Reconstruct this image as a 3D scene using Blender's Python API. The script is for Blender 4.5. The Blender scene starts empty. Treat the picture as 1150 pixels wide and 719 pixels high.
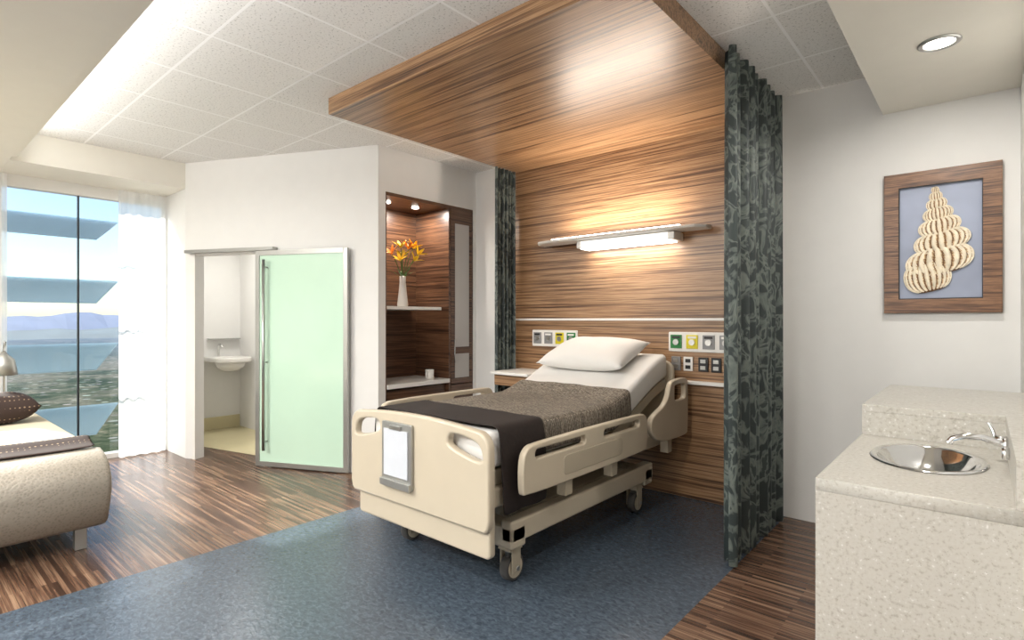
import bpy, math, random
from mathutils import Vector, Matrix
random.seed(7)
S=bpy.context.scene
COL=S.collection
def lin(c):
    c=c/255.0
    return c/12.92 if c<=0.04045 else ((c+0.055)/1.055)**2.4
def rgb(r,g,b): return (lin(r),lin(g),lin(b),1)
# ---------------------------------------------------------------- materials
def newmat(name):
    m=bpy.data.materials.new(name); m.use_nodes=True
    nt=m.node_tree
    return m,nt,nt.nodes['Principled BSDF']
def N(nt,t,**k):
    n=nt.nodes.new(t)
    for a,b in k.items():
        if a in n.inputs.keys(): n.inputs[a].default_value=b
        else: setattr(n,a,b)
    return n
def L(nt,a,b): nt.links.new(a,b)
def ramp(nt,fac,stops):
    r=nt.nodes.new('ShaderNodeValToRGB')
    el=r.color_ramp.elements
    while len(el)<len(stops): el.new(0.5)
    for e,(p,c) in zip(el,stops): e.position=p; e.color=c
    L(nt,fac,r.inputs['Fac']); return r
def coords(nt,scale=(1,1,1),rot=(0,0,0)):
    tc=nt.nodes.new('ShaderNodeTexCoord'); mp=nt.nodes.new('ShaderNodeMapping')
    mp.inputs['Scale'].default_value=scale; mp.inputs['Rotation'].default_value=rot
    L(nt,tc.outputs['Object'],mp.inputs['Vector']); return mp.outputs['Vector']
def bump(nt,bs,h,strength=0.3,dist=0.01):
    b=nt.nodes.new('ShaderNodeBump'); b.inputs['Strength'].default_value=strength; b.inputs['Distance'].default_value=dist
    L(nt,h,b.inputs['Height']); L(nt,b.outputs['Normal'],bs.inputs['Normal'])
def plain(name,c,rough=0.5,metal=0.0,noise=0.03,nscale=8,coat=0,bmp=0,bscale=60):
    m,nt,bs=newmat(name)
    bs.inputs['Roughness'].default_value=rough; bs.inputs['Metallic'].default_value=metal
    if coat: bs.inputs['Coat Weight'].default_value=coat; bs.inputs['Coat Roughness'].default_value=0.08
    v=coords(nt); n=N(nt,'ShaderNodeTexNoise',Scale=nscale,Detail=3.0); L(nt,v,n.inputs['Vector'])
    a=[max(0,x*(1-noise)) for x in c[:3]]+[1]; b=[min(1,x*(1+noise)) for x in c[:3]]+[1]
    r=ramp(nt,n.outputs['Fac'],[(0.3,a),(0.7,b)]); L(nt,r.outputs['Color'],bs.inputs['Base Color'])
    if bmp:
        n2=N(nt,'ShaderNodeTexNoise',Scale=bscale,Detail=2.0); L(nt,v,n2.inputs['Vector']); bump(nt,bs,n2.outputs['Fac'],bmp,0.004)
    return m
def emis(name,c,s):
    m,nt,bs=newmat(name); bs.inputs['Base Color'].default_value=c
    bs.inputs['Emission Color'].default_value=c; bs.inputs['Emission Strength'].default_value=s; return m
def zebra(name,sc,dark=(80,54,36),mid=(138,102,70),lite=(180,143,106),rough=0.36):
    m,nt,bs=newmat(name)
    v=coords(nt,sc)
    n=N(nt,'ShaderNodeTexNoise',Scale=1.0,Detail=5.0,Roughness=0.68,Distortion=0.1); L(nt,v,n.inputs['Vector'])
    r=ramp(nt,n.outputs['Fac'],[(0.34,rgb(*dark)),(0.44,rgb(*mid)),(0.51,rgb(*lite)),(0.57,rgb(*mid)),(0.68,rgb(*lite))])
    v2=coords(nt,tuple(s*1.9 if s>5 else s*1.7 for s in sc))
    n2=N(nt,'ShaderNodeTexNoise',Scale=1.0,Detail=3.0); L(nt,v2,n2.inputs['Vector'])
    r2=ramp(nt,n2.outputs['Fac'],[(0.38,(0.30,0.23,0.19,1)),(0.48,(1,1,1,1))])
    mx=N(nt,'ShaderNodeMix',data_type='RGBA',blend_type='MULTIPLY'); mx.inputs[0].default_value=0.85
    L(nt,r.outputs['Color'],mx.inputs[6]); L(nt,r2.outputs['Color'],mx.inputs[7])
    L(nt,mx.outputs[2],bs.inputs['Base Color']); bs.inputs['Roughness'].default_value=rough
    bs.inputs['Coat Weight'].default_value=0.32; bs.inputs['Coat Roughness'].default_value=0.3
    return m
M={}
M['wall']=plain('wall_paint',rgb(233,232,229),0.75,noise=0.01)
M['soffit']=plain('soffit_paint',rgb(234,230,219),0.75,noise=0.01)
M['white']=plain('white_laminate',rgb(235,233,228),0.35,noise=0.01)
M['steel']=plain('brushed_steel',rgb(190,190,188),0.28,1.0)
M['chrome']=plain('chrome',rgb(225,225,225),0.08,1.0)
M['alu']=plain('satin_aluminium',rgb(178,178,174),0.4,0.8)
M['black']=plain('black_plastic',rgb(25,25,27),0.4)
M['rubber']=plain('grey_rubber',rgb(70,68,66),0.6)
M['bed']=plain('bed_plastic',rgb(195,183,162),0.35,noise=0.015,coat=0.2)
M['bedd']=plain('bed_frame_paint',rgb(176,165,145),0.4,noise=0.02)
M['sheet']=plain('white_sheet',rgb(228,226,222),0.85,noise=0.01,bmp=0.15,bscale=25)
M['paper']=plain('paper',rgb(200,203,209),0.6)
M['woodH']=zebra('zebrawood_headwall',(0.5,34,34))
M['woodC']=zebra('zebrawood_closet',(38,0.6,38),(44,26,17),(84,55,38),(118,84,60),0.38)
M['woodP']=zebra('zebrawood_partition',(0.6,38,38),(44,26,17),(84,55,38),(118,84,60),0.38)
M['woodFr']=zebra('zebrawood_frame',(2.0,50,50),(66,42,28),(112,76,50),(146,106,74),0.4)
def wood_floor():
    m,nt,bs=newmat('wood_plank_floor')
    v=coords(nt)
    b=N(nt,'ShaderNodeTexBrick',Scale=1.0); L(nt,v,b.inputs['Vector'])
    b.offset=0.37; b.offset_frequency=2
    b.inputs['Color1'].default_value=(0,0,0,1); b.inputs['Color2'].default_value=(1,1,1,1); b.inputs['Mortar'].default_value=(0.1,0.1,0.1,1)
    b.inputs['Mortar Size'].default_value=0.0006; b.inputs['Brick Width'].default_value=0.7; b.inputs['Row Height'].default_value=0.022
    v2=coords(nt,(2.0,80,1)); n=N(nt,'ShaderNodeTexNoise',Scale=1.0,Detail=3.0,Roughness=0.6); L(nt,v2,n.inputs['Vector'])
    ma=N(nt,'ShaderNodeMath',operation='MULTIPLY_ADD'); L(nt,b.outputs['Color'],ma.inputs[0]); ma.inputs[1].default_value=0.28
    ms=N(nt,'ShaderNodeMath',operation='MULTIPLY'); L(nt,n.outputs['Fac'],ms.inputs[0]); ms.inputs[1].default_value=0.8
    L(nt,ms.outputs[0],ma.inputs[2])
    r=ramp(nt,ma.outputs[0],[(0.28,rgb(40,27,21)),(0.44,rgb(73,52,41)),(0.58,rgb(102,77,61)),(0.8,rgb(146,119,97))])
    L(nt,r.outputs['Color'],bs.inputs['Base Color']); bs.inputs['Roughness'].default_value=0.26
    return m
M['floor']=wood_floor()
def vinyl():
    m,nt,bs=newmat('blue_vinyl_floor')
    v=coords(nt,(1,1.6,1),(0,0,0.4)); n=N(nt,'ShaderNodeTexNoise',Scale=34.0,Detail=4.0,Distortion=0.8); L(nt,v,n.inputs['Vector'])
    r=ramp(nt,n.outputs['Fac'],[(0.3,rgb(54,64,75)),(0.55,rgb(71,82,94)),(0.75,rgb(90,101,113))])
    L(nt,r.outputs['Color'],bs.inputs['Base Color']); bs.inputs['Roughness'].default_value=0.25
    bump(nt,bs,n.outputs['Fac'],0.4,0.004); return m
M['vinyl']=vinyl()
def tile():
    m,nt,bs=newmat('acoustic_tile')
    v=coords(nt)
    b=N(nt,'ShaderNodeTexBrick',Scale=1.0); b.offset=0.0
    mp=[x for x in nt.nodes if x.type=='MAPPING'][0]; mp.inputs['Location'].default_value=(0.22,-1.225,0)
    L(nt,v,b.inputs['Vector'])
    b.inputs['Brick Width'].default_value=0.61; b.inputs['Row Height'].default_value=0.61; b.inputs['Mortar Size'].default_value=0.008; b.inputs['Mortar Smooth'].default_value=0.0
    n=N(nt,'ShaderNodeTexNoise',Scale=75.0,Detail=3.0,Roughness=0.7); L(nt,v,n.inputs['Vector'])
    r=ramp(nt,n.outputs['Fac'],[(0.34,rgb(170,169,165)),(0.43,rgb(231,230,227))])
    mx=N(nt,'ShaderNodeMix',data_type='RGBA'); L(nt,b.outputs['Fac'],mx.inputs[0]); L(nt,r.outputs['Color'],mx.inputs[6]); mx.inputs[7].default_value=rgb(248,248,247)
    L(nt,mx.outputs[2],bs.inputs['Base Color']); bs.inputs['Roughness'].default_value=0.85
    bump(nt,bs,b.outputs['Fac'],0.5,0.008); return m
M['tile']=tile()
def quartz():
    m,nt,bs=newmat('speckled_quartz')
    v=coords(nt); n=N(nt,'ShaderNodeTexVoronoi',Scale=120.0); L(nt,v,n.inputs['Vector'])
    n2=N(nt,'ShaderNodeTexNoise',Scale=80.0,Detail=3.0); L(nt,v,n2.inputs['Vector'])
    r=ramp(nt,n2.outputs['Fac'],[(0.32,rgb(168,163,153)),(0.45,rgb(187,183,174)),(0.64,rgb(190,187,179)),(0.70,rgb(215,213,208))])
    r2=ramp(nt,n.outputs['Distance'],[(0.12,rgb(168,154,134)),(0.19,(1,1,1,1))])
    mx=N(nt,'ShaderNodeMix',data_type='RGBA',blend_type='MULTIPLY'); mx.inputs[0].default_value=0.4
    L(nt,r.outputs['Color'],mx.inputs[6]); L(nt,r2.outputs['Color'],mx.inputs[7]); L(nt,mx.outputs[2],bs.inputs['Base Color'])
    bs.inputs['Roughness'].default_value=0.3; return m
M['quartz']=quartz()
def curtain_m():
    m,nt,bs=newmat('leaf_pattern_curtain')
    v=coords(nt,(1,1,0.75)); n=N(nt,'ShaderNodeTexNoise',Scale=9.0,Detail=3.5,Distortion=1.4); L(nt,v,n.inputs['Vector'])
    r=ramp(nt,n.outputs['Fac'],[(0.46,rgb(45,54,54)),(0.495,rgb(88,97,93)),(0.57,rgb(108,116,110)),(0.61,rgb(54,64,63))])
    L(nt,r.outputs['Color'],bs.inputs['Base Color']); bs.inputs['Roughness'].default_value=0.5; return m
M['curtain']=curtain_m()
def weave():
    m,nt,bs=newmat('taupe_woven_blanket')
    v=coords(nt,(34,34,34)); w=N(nt,'ShaderNodeTexBrick',Scale=1.0); L(nt,v,w.inputs['Vector'])
    w.inputs['Color1'].default_value=rgb(88,81,72); w.inputs['Color2'].default_value=rgb(134,125,112); w.inputs['Mortar'].default_value=rgb(172,163,148)
    w.inputs['Mortar Size'].default_value=0.05; w.inputs['Brick Width'].default_value=1.4; w.inputs['Row Height'].default_value=0.5
    n=N(nt,'ShaderNodeTexNoise',Scale=2.0,Detail=3.0); L(nt,v,n.inputs['Vector'])
    r=ramp(nt,n.outputs['Fac'],[(0.4,(0.45,0.42,0.39,1)),(0.6,(1,1,1,1))])
    mx=N(nt,'ShaderNodeMix',data_type='RGBA',blend_type='MULTIPLY'); mx.inputs[0].default_value=0.9
    L(nt,w.outputs['Color'],mx.inputs[6]); L(nt,r.outputs['Color'],mx.inputs[7]); L(nt,mx.outputs[2],bs.inputs['Base Color'])
    bs.inputs['Roughness'].default_value=0.8; return m
M['weave']=weave()
M['dark']=plain('dark_brown_throw',rgb(32,22,18),0.8,noise=0.15,nscale=60,bmp=0.2)
def dots():
    m,nt,bs=newmat('dotted_brown_fabric')
    v=coords(nt,(38,38,38)); n=N(nt,'ShaderNodeTexVoronoi',Scale=1.0); n.inputs['Randomness'].default_value=0.1; L(nt,v,n.inputs['Vector'])
    r=ramp(nt,n.outputs['Distance'],[(0.18,rgb(130,110,88)),(0.25,rgb(44,28,22))])
    L(nt,r.outputs['Color'],bs.inputs['Base Color']); bs.inputs['Roughness'].default_value=0.8; return m
M['dots']=dots()
def leather():
    m,nt,bs=newmat('taupe_leather')
    v=coords(nt); n=N(nt,'ShaderNodeTexVoronoi',Scale=70.0); L(nt,v,n.inputs['Vector'])
    r=ramp(nt,n.outputs['Distance'],[(0.1,rgb(132,125,114)),(0.5,rgb(152,145,133))])
    L(nt,r.outputs['Color'],bs.inputs['Base Color']); bs.inputs['Roughness'].default_value=0.5
    bump(nt,bs,n.outputs['Distance'],0.4,0.004); return m
M['leather']=leather()
def thin_glass(name,tint,refl=0.12,mixd=0.0,rough=0.02,tl=0.5):
    m,nt,bs=newmat(name); nt.nodes.remove(bs)
    out=[n for n in nt.nodes if n.type=='OUTPUT_MATERIAL'][0]
    t=N(nt,'ShaderNodeBsdfTransparent'); t.inputs['Color'].default_value=tint
    g=N(nt,'ShaderNodeBsdfGlossy'); g.inputs['Roughness'].default_value=rough
    f=N(nt,'ShaderNodeFresnel'); f.inputs['IOR'].default_value=1.45
    mx=N(nt,'ShaderNodeMixShader'); L(nt,f.outputs[0],mx.inputs[0]); L(nt,t.outputs[0],mx.inputs[1]); L(nt,g.outputs[0],mx.inputs[2])
    if mixd>0:
        d=N(nt,'ShaderNodeBsdfDiffuse'); d.inputs['Color'].default_value=tint
        tr=N(nt,'ShaderNodeBsdfTranslucent'); tr.inputs['Color'].default_value=tint
        ad=N(nt,'ShaderNodeMixShader'); ad.inputs[0].default_value=tl; L(nt,d.outputs[0],ad.inputs[1]); L(nt,tr.outputs[0],ad.inputs[2])
        m2=N(nt,'ShaderNodeMixShader'); m2.inputs[0].default_value=mixd; L(nt,(t if rough>0.5 else mx).outputs[0],m2.inputs[1]); L(nt,ad.outputs[0],m2.inputs[2])
        L(nt,m2.outputs[0],out.inputs['Surface'])
    else: L(nt,mx.outputs[0],out.inputs['Surface'])
    return m
M['glass']=thin_glass('window_glass',(0.97,0.985,0.985,1))
M['fin']=thin_glass('blue_glass_fin',rgb(210,228,238),mixd=0.35,tl=0.6)
M['sheer']=thin_glass('sheer_curtain_fabric',(0.99,0.99,0.985,1),mixd=0.72,rough=0.6,tl=0.85)
def frost(name,c,e=0):
    m,nt,bs=newmat(name); bs.inputs['Roughness'].default_value=0.18
    bs.inputs['Coat Weight'].default_value=0.3
    v=coords(nt); n=N(nt,'ShaderNodeTexNoise',Scale=3.0); L(nt,v,n.inputs['Vector'])
    r=ramp(nt,n.outputs['Fac'],[(0.3,[x*0.97 for x in c[:3]]+[1]),(0.7,c)]); L(nt,r.outputs['Color'],bs.inputs['Base Color'])
    return m
M['frost']=frost('frosted_green_glass',rgb(202,232,211))
M['frostw']=frost('frosted_white_glass',rgb(190,186,182))
# ---------------------------------------------------------------- geometry helpers
def empty(name,loc=(0,0,0)):
    e=bpy.data.objects.new(name,None); e.location=loc; e.empty_display_size=0.1; COL.objects.link(e); return e
def addobj(name,me,mat=None,parent=None,smooth=False):
    o=bpy.data.objects.new(name,me); COL.objects.link(o)
    if mat is not None and len(me.materials)==0: me.materials.append(M[mat] if isinstance(mat,str) else mat)
    if smooth:
        for p in me.polygons: p.use_smooth=True
    if parent:
        o.parent=parent; o.matrix_parent_inverse=Matrix.Translation(-Vector(parent.location))
    return o
def mesh(name,vs,fs,mat=None,parent=None,smooth=False):
    me=bpy.data.meshes.new(name); me.from_pydata([tuple(v) for v in vs],[],fs); me.update()
    return addobj(name,me,mat,parent,smooth)
def bevel(o,w,seg=3):
    m=o.modifiers.new('b','BEVEL'); m.width=w; m.segments=seg; m.limit_method='ANGLE'
    for p in o.data.polygons: p.use_smooth=True
    wn=o.modifiers.new('w','WEIGHTED_NORMAL'); wn.keep_sharp=True
    return o
def box(name,a,b,mat,parent=None,bv=0):
    x0,y0,z0=[min(p,q) for p,q in zip(a,b)]; x1,y1,z1=[max(p,q) for p,q in zip(a,b)]
    vs=[(x0,y0,z0),(x1,y0,z0),(x1,y1,z0),(x0,y1,z0),(x0,y0,z1),(x1,y0,z1),(x1,y1,z1),(x0,y1,z1)]
    fs=[(0,3,2,1),(4,5,6,7),(0,1,5,4),(1,2,6,5),(2,3,7,6),(3,0,4,7)]
    o=mesh(name,vs,fs,mat,parent)
    if bv: bevel(o,bv)
    return o
def prism(name,poly,z0,z1,mat,parent=None,bv=0):
    n=len(poly); vs=[(x,y,z0) for x,y in poly]+[(x,y,z1) for x,y in poly]
    fs=[tuple(range(n-1,-1,-1)),tuple(range(n,2*n))]+[(i,(i+1)%n,n+(i+1)%n,n+i) for i in range(n)]
    o=mesh(name,vs,fs,mat,parent)
    if bv: bevel(o,bv)
    return o
def cyl(name,p0,p1,r0,mat,parent=None,r1=None,n=24,cap=True):
    r1=r0 if r1 is None else r1
    p0=Vector(p0);p1=Vector(p1);d=(p1-p0).normalized()
    u=d.orthogonal().normalized(); w=d.cross(u)
    vs=[];fs=[]
    for p,r in((p0,r0),(p1,r1)):
        for i in range(n):
            a=2*math.pi*i/n; vs.append(p+u*math.cos(a)*r+w*math.sin(a)*r)
    fs=[(i,(i+1)%n,n+(i+1)%n,n+i) for i in range(n)]
    if cap: fs+= [tuple(range(n-1,-1,-1)),tuple(range(n,2*n))]
    o=mesh(name,vs,fs,mat,parent)
    for p in o.data.polygons:
        if len(p.vertices)==4: p.use_smooth=True
    return o
def lathe(name,c,prof,mat,parent=None,n=40,sx=1,sy=1):
    vs=[];fs=[];k=len(prof)
    for i in range(n):
        a=2*math.pi*i/n
        for r,z in prof: vs.append((c[0]+r*math.cos(a)*sx,c[1]+r*math.sin(a)*sy,c[2]+z))
    for i in range(n):
        for j in range(k-1):
            fs.append((i*k+j,((i+1)%n)*k+j,((i+1)%n)*k+j+1,i*k+j+1))
    return mesh(name,vs,fs,mat,parent,True)
def curve_mesh(name,cu,mat,parent,mtx=None,smooth=True):
    ob=bpy.data.objects.new('tmp',cu); COL.objects.link(ob)
    bpy.context.view_layer.update()
    dg=bpy.context.evaluated_depsgraph_get()
    me=bpy.data.meshes.new_from_object(ob.evaluated_get(dg))
    bpy.data.objects.remove(ob); bpy.data.curves.remove(cu)
    if mtx is not None: me.transform(mtx)
    me.name=name; me.materials.clear()
    return addobj(name,me,mat,parent,smooth)
def tube(name,pts,r,mat,parent=None,radii=None,res=4):
    cu=bpy.data.curves.new('c','CURVE'); cu.dimensions='3D'; cu.bevel_depth=r; cu.bevel_resolution=res; cu.use_fill_caps=True
    sp=cu.splines.new('POLY'); sp.points.add(len(pts)-1)
    for i,p in enumerate(pts):
        sp.points[i].co=(*p,1)
        if radii: sp.points[i].radius=radii[i]
    return curve_mesh(name,cu,mat,parent)
MXZ=lambda y: Matrix(((1,0,0,0),(0,0,-1,y),(0,1,0,0),(0,0,0,1)))
MYZ=lambda x: Matrix(((0,0,1,x),(1,0,0,0),(0,1,0,0),(0,0,0,1)))
MXY=lambda z: Matrix.Translation((0,0,z))
def plate(name,outs,th,mtx,mat,parent=None,bv=0.006):
    cu=bpy.data.curves.new('c','CURVE'); cu.dimensions='2D'; cu.fill_mode='BOTH'
    cu.extrude=max(th/2-bv,0.0001); cu.bevel_depth=bv; cu.bevel_resolution=2; cu.offset=-bv
    for pts in outs:
        sp=cu.splines.new('POLY'); sp.points.add(len(pts)-1); sp.use_cyclic_u=True
        for i,p in enumerate(pts): sp.points[i].co=(p[0],p[1],0,1)
    o=curve_mesh(name,cu,mat,parent,mtx,False)
    return o
def rr(x0,y0,x1,y1,r,n=6,rot=0):
    pts=[]
    if not isinstance(r,(list,tuple)): r=[r]*4
    for (cx,cy,a0),q in zip(((x1,y0,-90),(x1,y1,0),(x0,y1,90),(x0,y0,180)),r):
        sx=-1 if cx==x1 else 1; sy=1 if cy==y0 else -1
        for i in range(n+1):
            a=math.radians(a0+90*i/n); pts.append((cx+sx*q+q*math.cos(a),cy+sy*q+q*math.sin(a)))
    return pts
def ell(cx,cy,rx,ry,n=48): return [(cx+rx*math.cos(2*math.pi*i/n),cy+ry*math.sin(2*math.pi*i/n)) for i in range(n)]
def sheet(name,grid,mat,parent=None,th=0.012,sub=1,closed=False):
    nr=len(grid);nc=len(grid[0]);vs=[p for row in grid for p in row];fs=[]
    for i in range(nr-1):
        for j in range(nc-1): fs.append((i*nc+j,i*nc+j+1,(i+1)*nc+j+1,(i+1)*nc+j))
    o=mesh(name,vs,fs,mat,parent,True)
    if th: m=o.modifiers.new('s','SOLIDIFY'); m.thickness=th; m.offset=0
    if sub: m=o.modifiers.new('ss','SUBSURF'); m.levels=sub; m.render_levels=sub
    return o
def loft(name,loops,mat,parent=None,sub=0,smooth=True,flatcap=False):
    k=len(loops[0]);vs=[p for l in loops for p in l];fs=[]
    for i in range(len(loops)-1):
        for j in range(k): fs.append((i*k+j,i*k+(j+1)%k,(i+1)*k+(j+1)%k,(i+1)*k+j))
    fs.append(tuple(range(k-1,-1,-1))); fs.append(tuple((len(loops)-1)*k+j for j in range(k)))
    o=mesh(name,vs,fs,mat,parent,smooth)
    if flatcap:
        for p in o.data.polygons:
            if len(p.vertices)>4: p.use_smooth=False
    if sub: m=o.modifiers.new('ss','SUBSURF'); m.levels=sub; m.render_levels=sub
    return o
def pillow(name,c,w,d,h,mat,parent=None,rx=0,rz=0,n=22):
    vs=[];fs=[]
    R=Matrix.Rotation(rz,3,'Z')@Matrix.Rotation(rx,3,'X')
    for s in(1,-1):
        for i in range(n+1):
            for j in range(n+1):
                u=2*i/n-1;v=2*j/n-1
                e=max(0,(1-abs(u)**2.6))*max(0,(1-abs(v)**2.6))
                pin=1-0.07*(1-abs(u)**2)*abs(v)**3; pin2=1-0.07*(1-abs(v)**2)*abs(u)**3
                wob=0.009*math.sin(7*u+3*v)*math.sin(5*v-2*u)*e
                p=Vector((u*w/2*pin2,v*d/2*pin,s*(h/2*e**0.5)+ (wob if s>0 else 0)))
                vs.append(R@p+Vector(c))
    m=(n+1)**2
    for s in(0,1):
        for i in range(n):
            for j in range(n):
                a=s*m+i*(n+1)+j; q=(a,a+n+1,a+n+2,a+1)
                fs.append(q if s==0 else q[::-1])
    o=mesh(name,vs,fs,mat,parent,True)
    w_=o.modifiers.new('w','WELD'); w_.merge_threshold=0.0005
    return o
def arealight(name,loc,size,e,c=(1,0.93,0.84),rot=(0,0,0),shape='DISK',parent=None,spread=None,sy=None):
    l=bpy.data.lights.new(name,'AREA'); l.shape=shape; l.size=size; l.energy=e; l.color=c
    if sy: l.size_y=sy
    if spread: l.spread=spread
    o=bpy.data.objects.new(name,l); COL.objects.link(o); o.location=loc; o.rotation_euler=rot
    if parent: o.parent=parent; o.matrix_parent_inverse=Matrix.Translation(-Vector(parent.location))
    return o
# ---------------------------------------------------------------- room shell
H=2.986; SO=2.73; YW=4.23; XR=0.16; XWIN=-6.7
A=Vector((-6.12,2.05)); B=Vector((-4.15,2.97)); U=(B-A).normalized(); Nn=Vector((U.y,-U.x)); SL=(B-A).length
def ab(s,n): p=A+U*s+Nn*n; return (p.x,p.y)
floor=empty('floor')
mesh('wood_floor_left',[(XWIN-0.2,-4,0),(-3.545,-4,0),(-3.545,YW+0.1,0),(XWIN-0.2,YW+0.1,0)],[(0,1,2,3)],'floor',floor)
mesh('vinyl_floor',[(-3.545,-4,0),(-1.07,-4,0),(-1.07,YW+0.1,0),(-3.545,YW+0.1,0)],[(0,1,2,3)],'vinyl',floor)
mesh('wood_floor_right',[(-1.07,-4,0),(2.2,-4,0),(2.2,YW+0.1,0),(-1.07,YW+0.1,0)],[(0,1,2,3)],'floor',floor)
box('floor_slab',(XWIN-0.2,-4.1,-0.2),(2.3,YW+0.1,-0.004),'wall',floor)
box('ceiling',(XWIN-0.1,0.5,H),(0.3,YW+0.1,H+0.05),'tile')
box('ceiling_soffit_entry',(XWIN-0.1,-4.1,SO),(2.3,0.727,H+0.06),'soffit')
box('ceiling_beam_window',(XWIN-0.1,0.728,SO),(-6.12,2.6,H-0.001),'soffit')
box('ceiling_soffit_sink',(-0.49,0.728,SO-0.01),(2.3,YW,H-0.001),'soffit')
box('wall_head',(-4.3,YW,0),(0.3,YW+0.1,H+0.05),'wall')
box('wall_right',(XR,1.6,0),(XR+0.1,YW,SO-0.012),'wall')
box('wall_entry',(XR+0.1,1.6,0),(2.3,1.7,SO-0.012),'wall')
box('wall_side',(2.2,-4.0,0),(2.3,1.6,SO-0.001),'wall')
box('wall_back',(XWIN-0.1,-4.1,0),(2.3,-4.0,SO-0.001),'wall')
wa=empty('wall_angled')
def aseg(n,s0,s1,z0,z1,n0=-0.1,n1=0.0,mat='wall',par=wa,bv=0):
    return prism(n,[ab(s0,n0),ab(s0,n1),ab(s1,n1),ab(s1,n0)][::-1],z0,z1,mat,par,bv)
aseg('wall_a_left',0,0.13,0,H); aseg('wall_a_top',0.13,1.02,2.05,H); aseg('wall_a_right',1.02,SL,0,H)
box('wall_window_return',(XWIN,2.051,0),(-6.121,2.15,SO-0.001),'wall')
wc=empty('wall_closet')
box('wc_left',(-4.25,2.975,0),(-4.15,3.05,H),'wall',wc)
box('wc_top',(-4.25,3.05,2.58),(-4.15,YW,H),'wall',wc)
box('wc_right',(-4.25,4.19,0),(-4.15,YW,2.58),'wall',wc)
ww=empty('wall_window')
box('ww_head',(XWIN-0.1,-4,2.62),(XWIN,2.15,SO),'wall',ww)
box('ww_sill',(XWIN-0.1,-4,0.0),(XWIN,2.15,0.05),'wall',ww)
box('ww_pier',(XWIN-0.1,0.36,0.05),(XWIN,0.72,2.62),'wall',ww)
box('ww_end',(XWIN-0.1,2.05,0.05),(XWIN,2.15,2.62),'wall',ww)
box('ww_end2',(XWIN-0.1,-4,0.05),(XWIN,-3.7,2.62),'wall',ww)
w1=empty('window_1')
box('glass',(XWIN-0.06,0.72,0.05),(XWIN-0.05,2.05,2.62),'glass',w1)
for y in (0.74,1.305,2.03): box('mullion',(XWIN-0.075,y-0.006,0.05),(XWIN-0.035,y+0.006,2.62),'black' if y==1.305 else 'white',w1)
w2=empty('added_window')  # unseen glazing beyond the pier, added to let in more sky light
box('added_window_glass',(XWIN-0.06,-3.7,0.05),(XWIN-0.05,0.36,2.62),'glass',w2)
for y in (-3.68,-2.3,-0.95,0.34): box('mullion',(XWIN-0.075,y-0.008,0.05),(XWIN-0.035,y+0.008,2.62),'black',w2)
# exterior glass sunshade: four fins carried on two posts standing outside
f=empty('window_sunshade',(-7.15,0,1.3))
for k,z in enumerate((2.38,1.72,1.03,0.36)):
    t=0.15
    vs=[]
    for y in (-3.6,1.66):
        vs+= [(-6.98,y-(0.16 if y>0 else 0),z-t),(-7.36,y+0.12,z+t*0.7),(-7.36,y+0.12,z+t*0.7+0.012),(-6.98,y-(0.16 if y>0 else 0),z-t+0.012)]
    mesh('fin_blade',vs,[(0,1,2,3)[::-1],(4,5,6,7),(0,4,5,1)[::-1],(1,5,6,2)[::-1],(2,6,7,3)[::-1],(3,7,4,0)[::-1]],'fin',f)
for y in(-2.6,0.2): box('sunshade_post',(-7.2,y,-0.2),(-7.16,y+0.04,2.7),'alu',f)
def wavy(name,x,y0,y1,z0,z1,amp,waves,mat,n=None,par=None,th=0.004,axis='y'):
    n=n or int(waves*8); g=[]
    for z in (z0,z0+0.02,(z0+z1)/2,z1-0.02,z1):
        row=[]
        for i in range(n+1):
            t=i/n; a=amp*math.sin(2*math.pi*waves*t)*(1.0 if z<z1-0.1 else 0.85)
            a+=amp*0.25*math.sin(2*math.pi*waves*0.37*t+1.3)
            row.append((x+a,y0+(y1-y0)*t,z))
        g.append(row)
    return sheet(name,g,mat,par,th,1)
wavy('sheer_curtain',-6.6,1.60,2.02,0.012,2.71,0.02,4,'sheer',th=0)
wavy('sheer_curtain',-6.6,0.38,0.77,0.012,2.71,0.02,4,'sheer',th=0)
# ---------------------------------------------------------------- headwall and canopy
XH=-1.155
hw=empty('headwall_panel',(-2.3,4.2,1.4))
box('upper_panel',(-3.55,4.18,1.415),(XH,YW-0.001,2.87),'woodH',hw)
box('lower_panel',(-3.55,4.18,0.0),(XH,YW-0.001,1.395),'woodH',hw)
box('trim_headwall',(-3.55,4.165,1.395),(XH,4.2,1.415),'white')
cn=empty('wood_canopy',(-2.3,3.1,2.93))
box('canopy_panel',(-3.55,2.116,2.87),(XH,YW-0.001,H-0.001),'woodH',cn)
sh=empty('console_shelf',(-2.3,4.1,0.9))
box('shelf_top',(-3.47,3.72,0.90),(-3.02,4.178,0.925),'white',sh,0.004)
box('shelf_apron',(-3.45,3.76,0.80),(-3.04,4.17,0.90),'woodH',sh)
box('shelf_rail',(-3.02,4.12,0.90),(-1.2,4.178,0.925),'white',sh,0.003)
rc=wavy('privacy_curtain',-1.10,3.13,4.16,0.012,2.95,0.045,9,'curtain',n=100,th=0.006)
lc=wavy('privacy_curtain',-3.525,3.84,4.15,0.012,2.86,0.03,6,'curtain',n=54,th=0.006)
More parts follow.
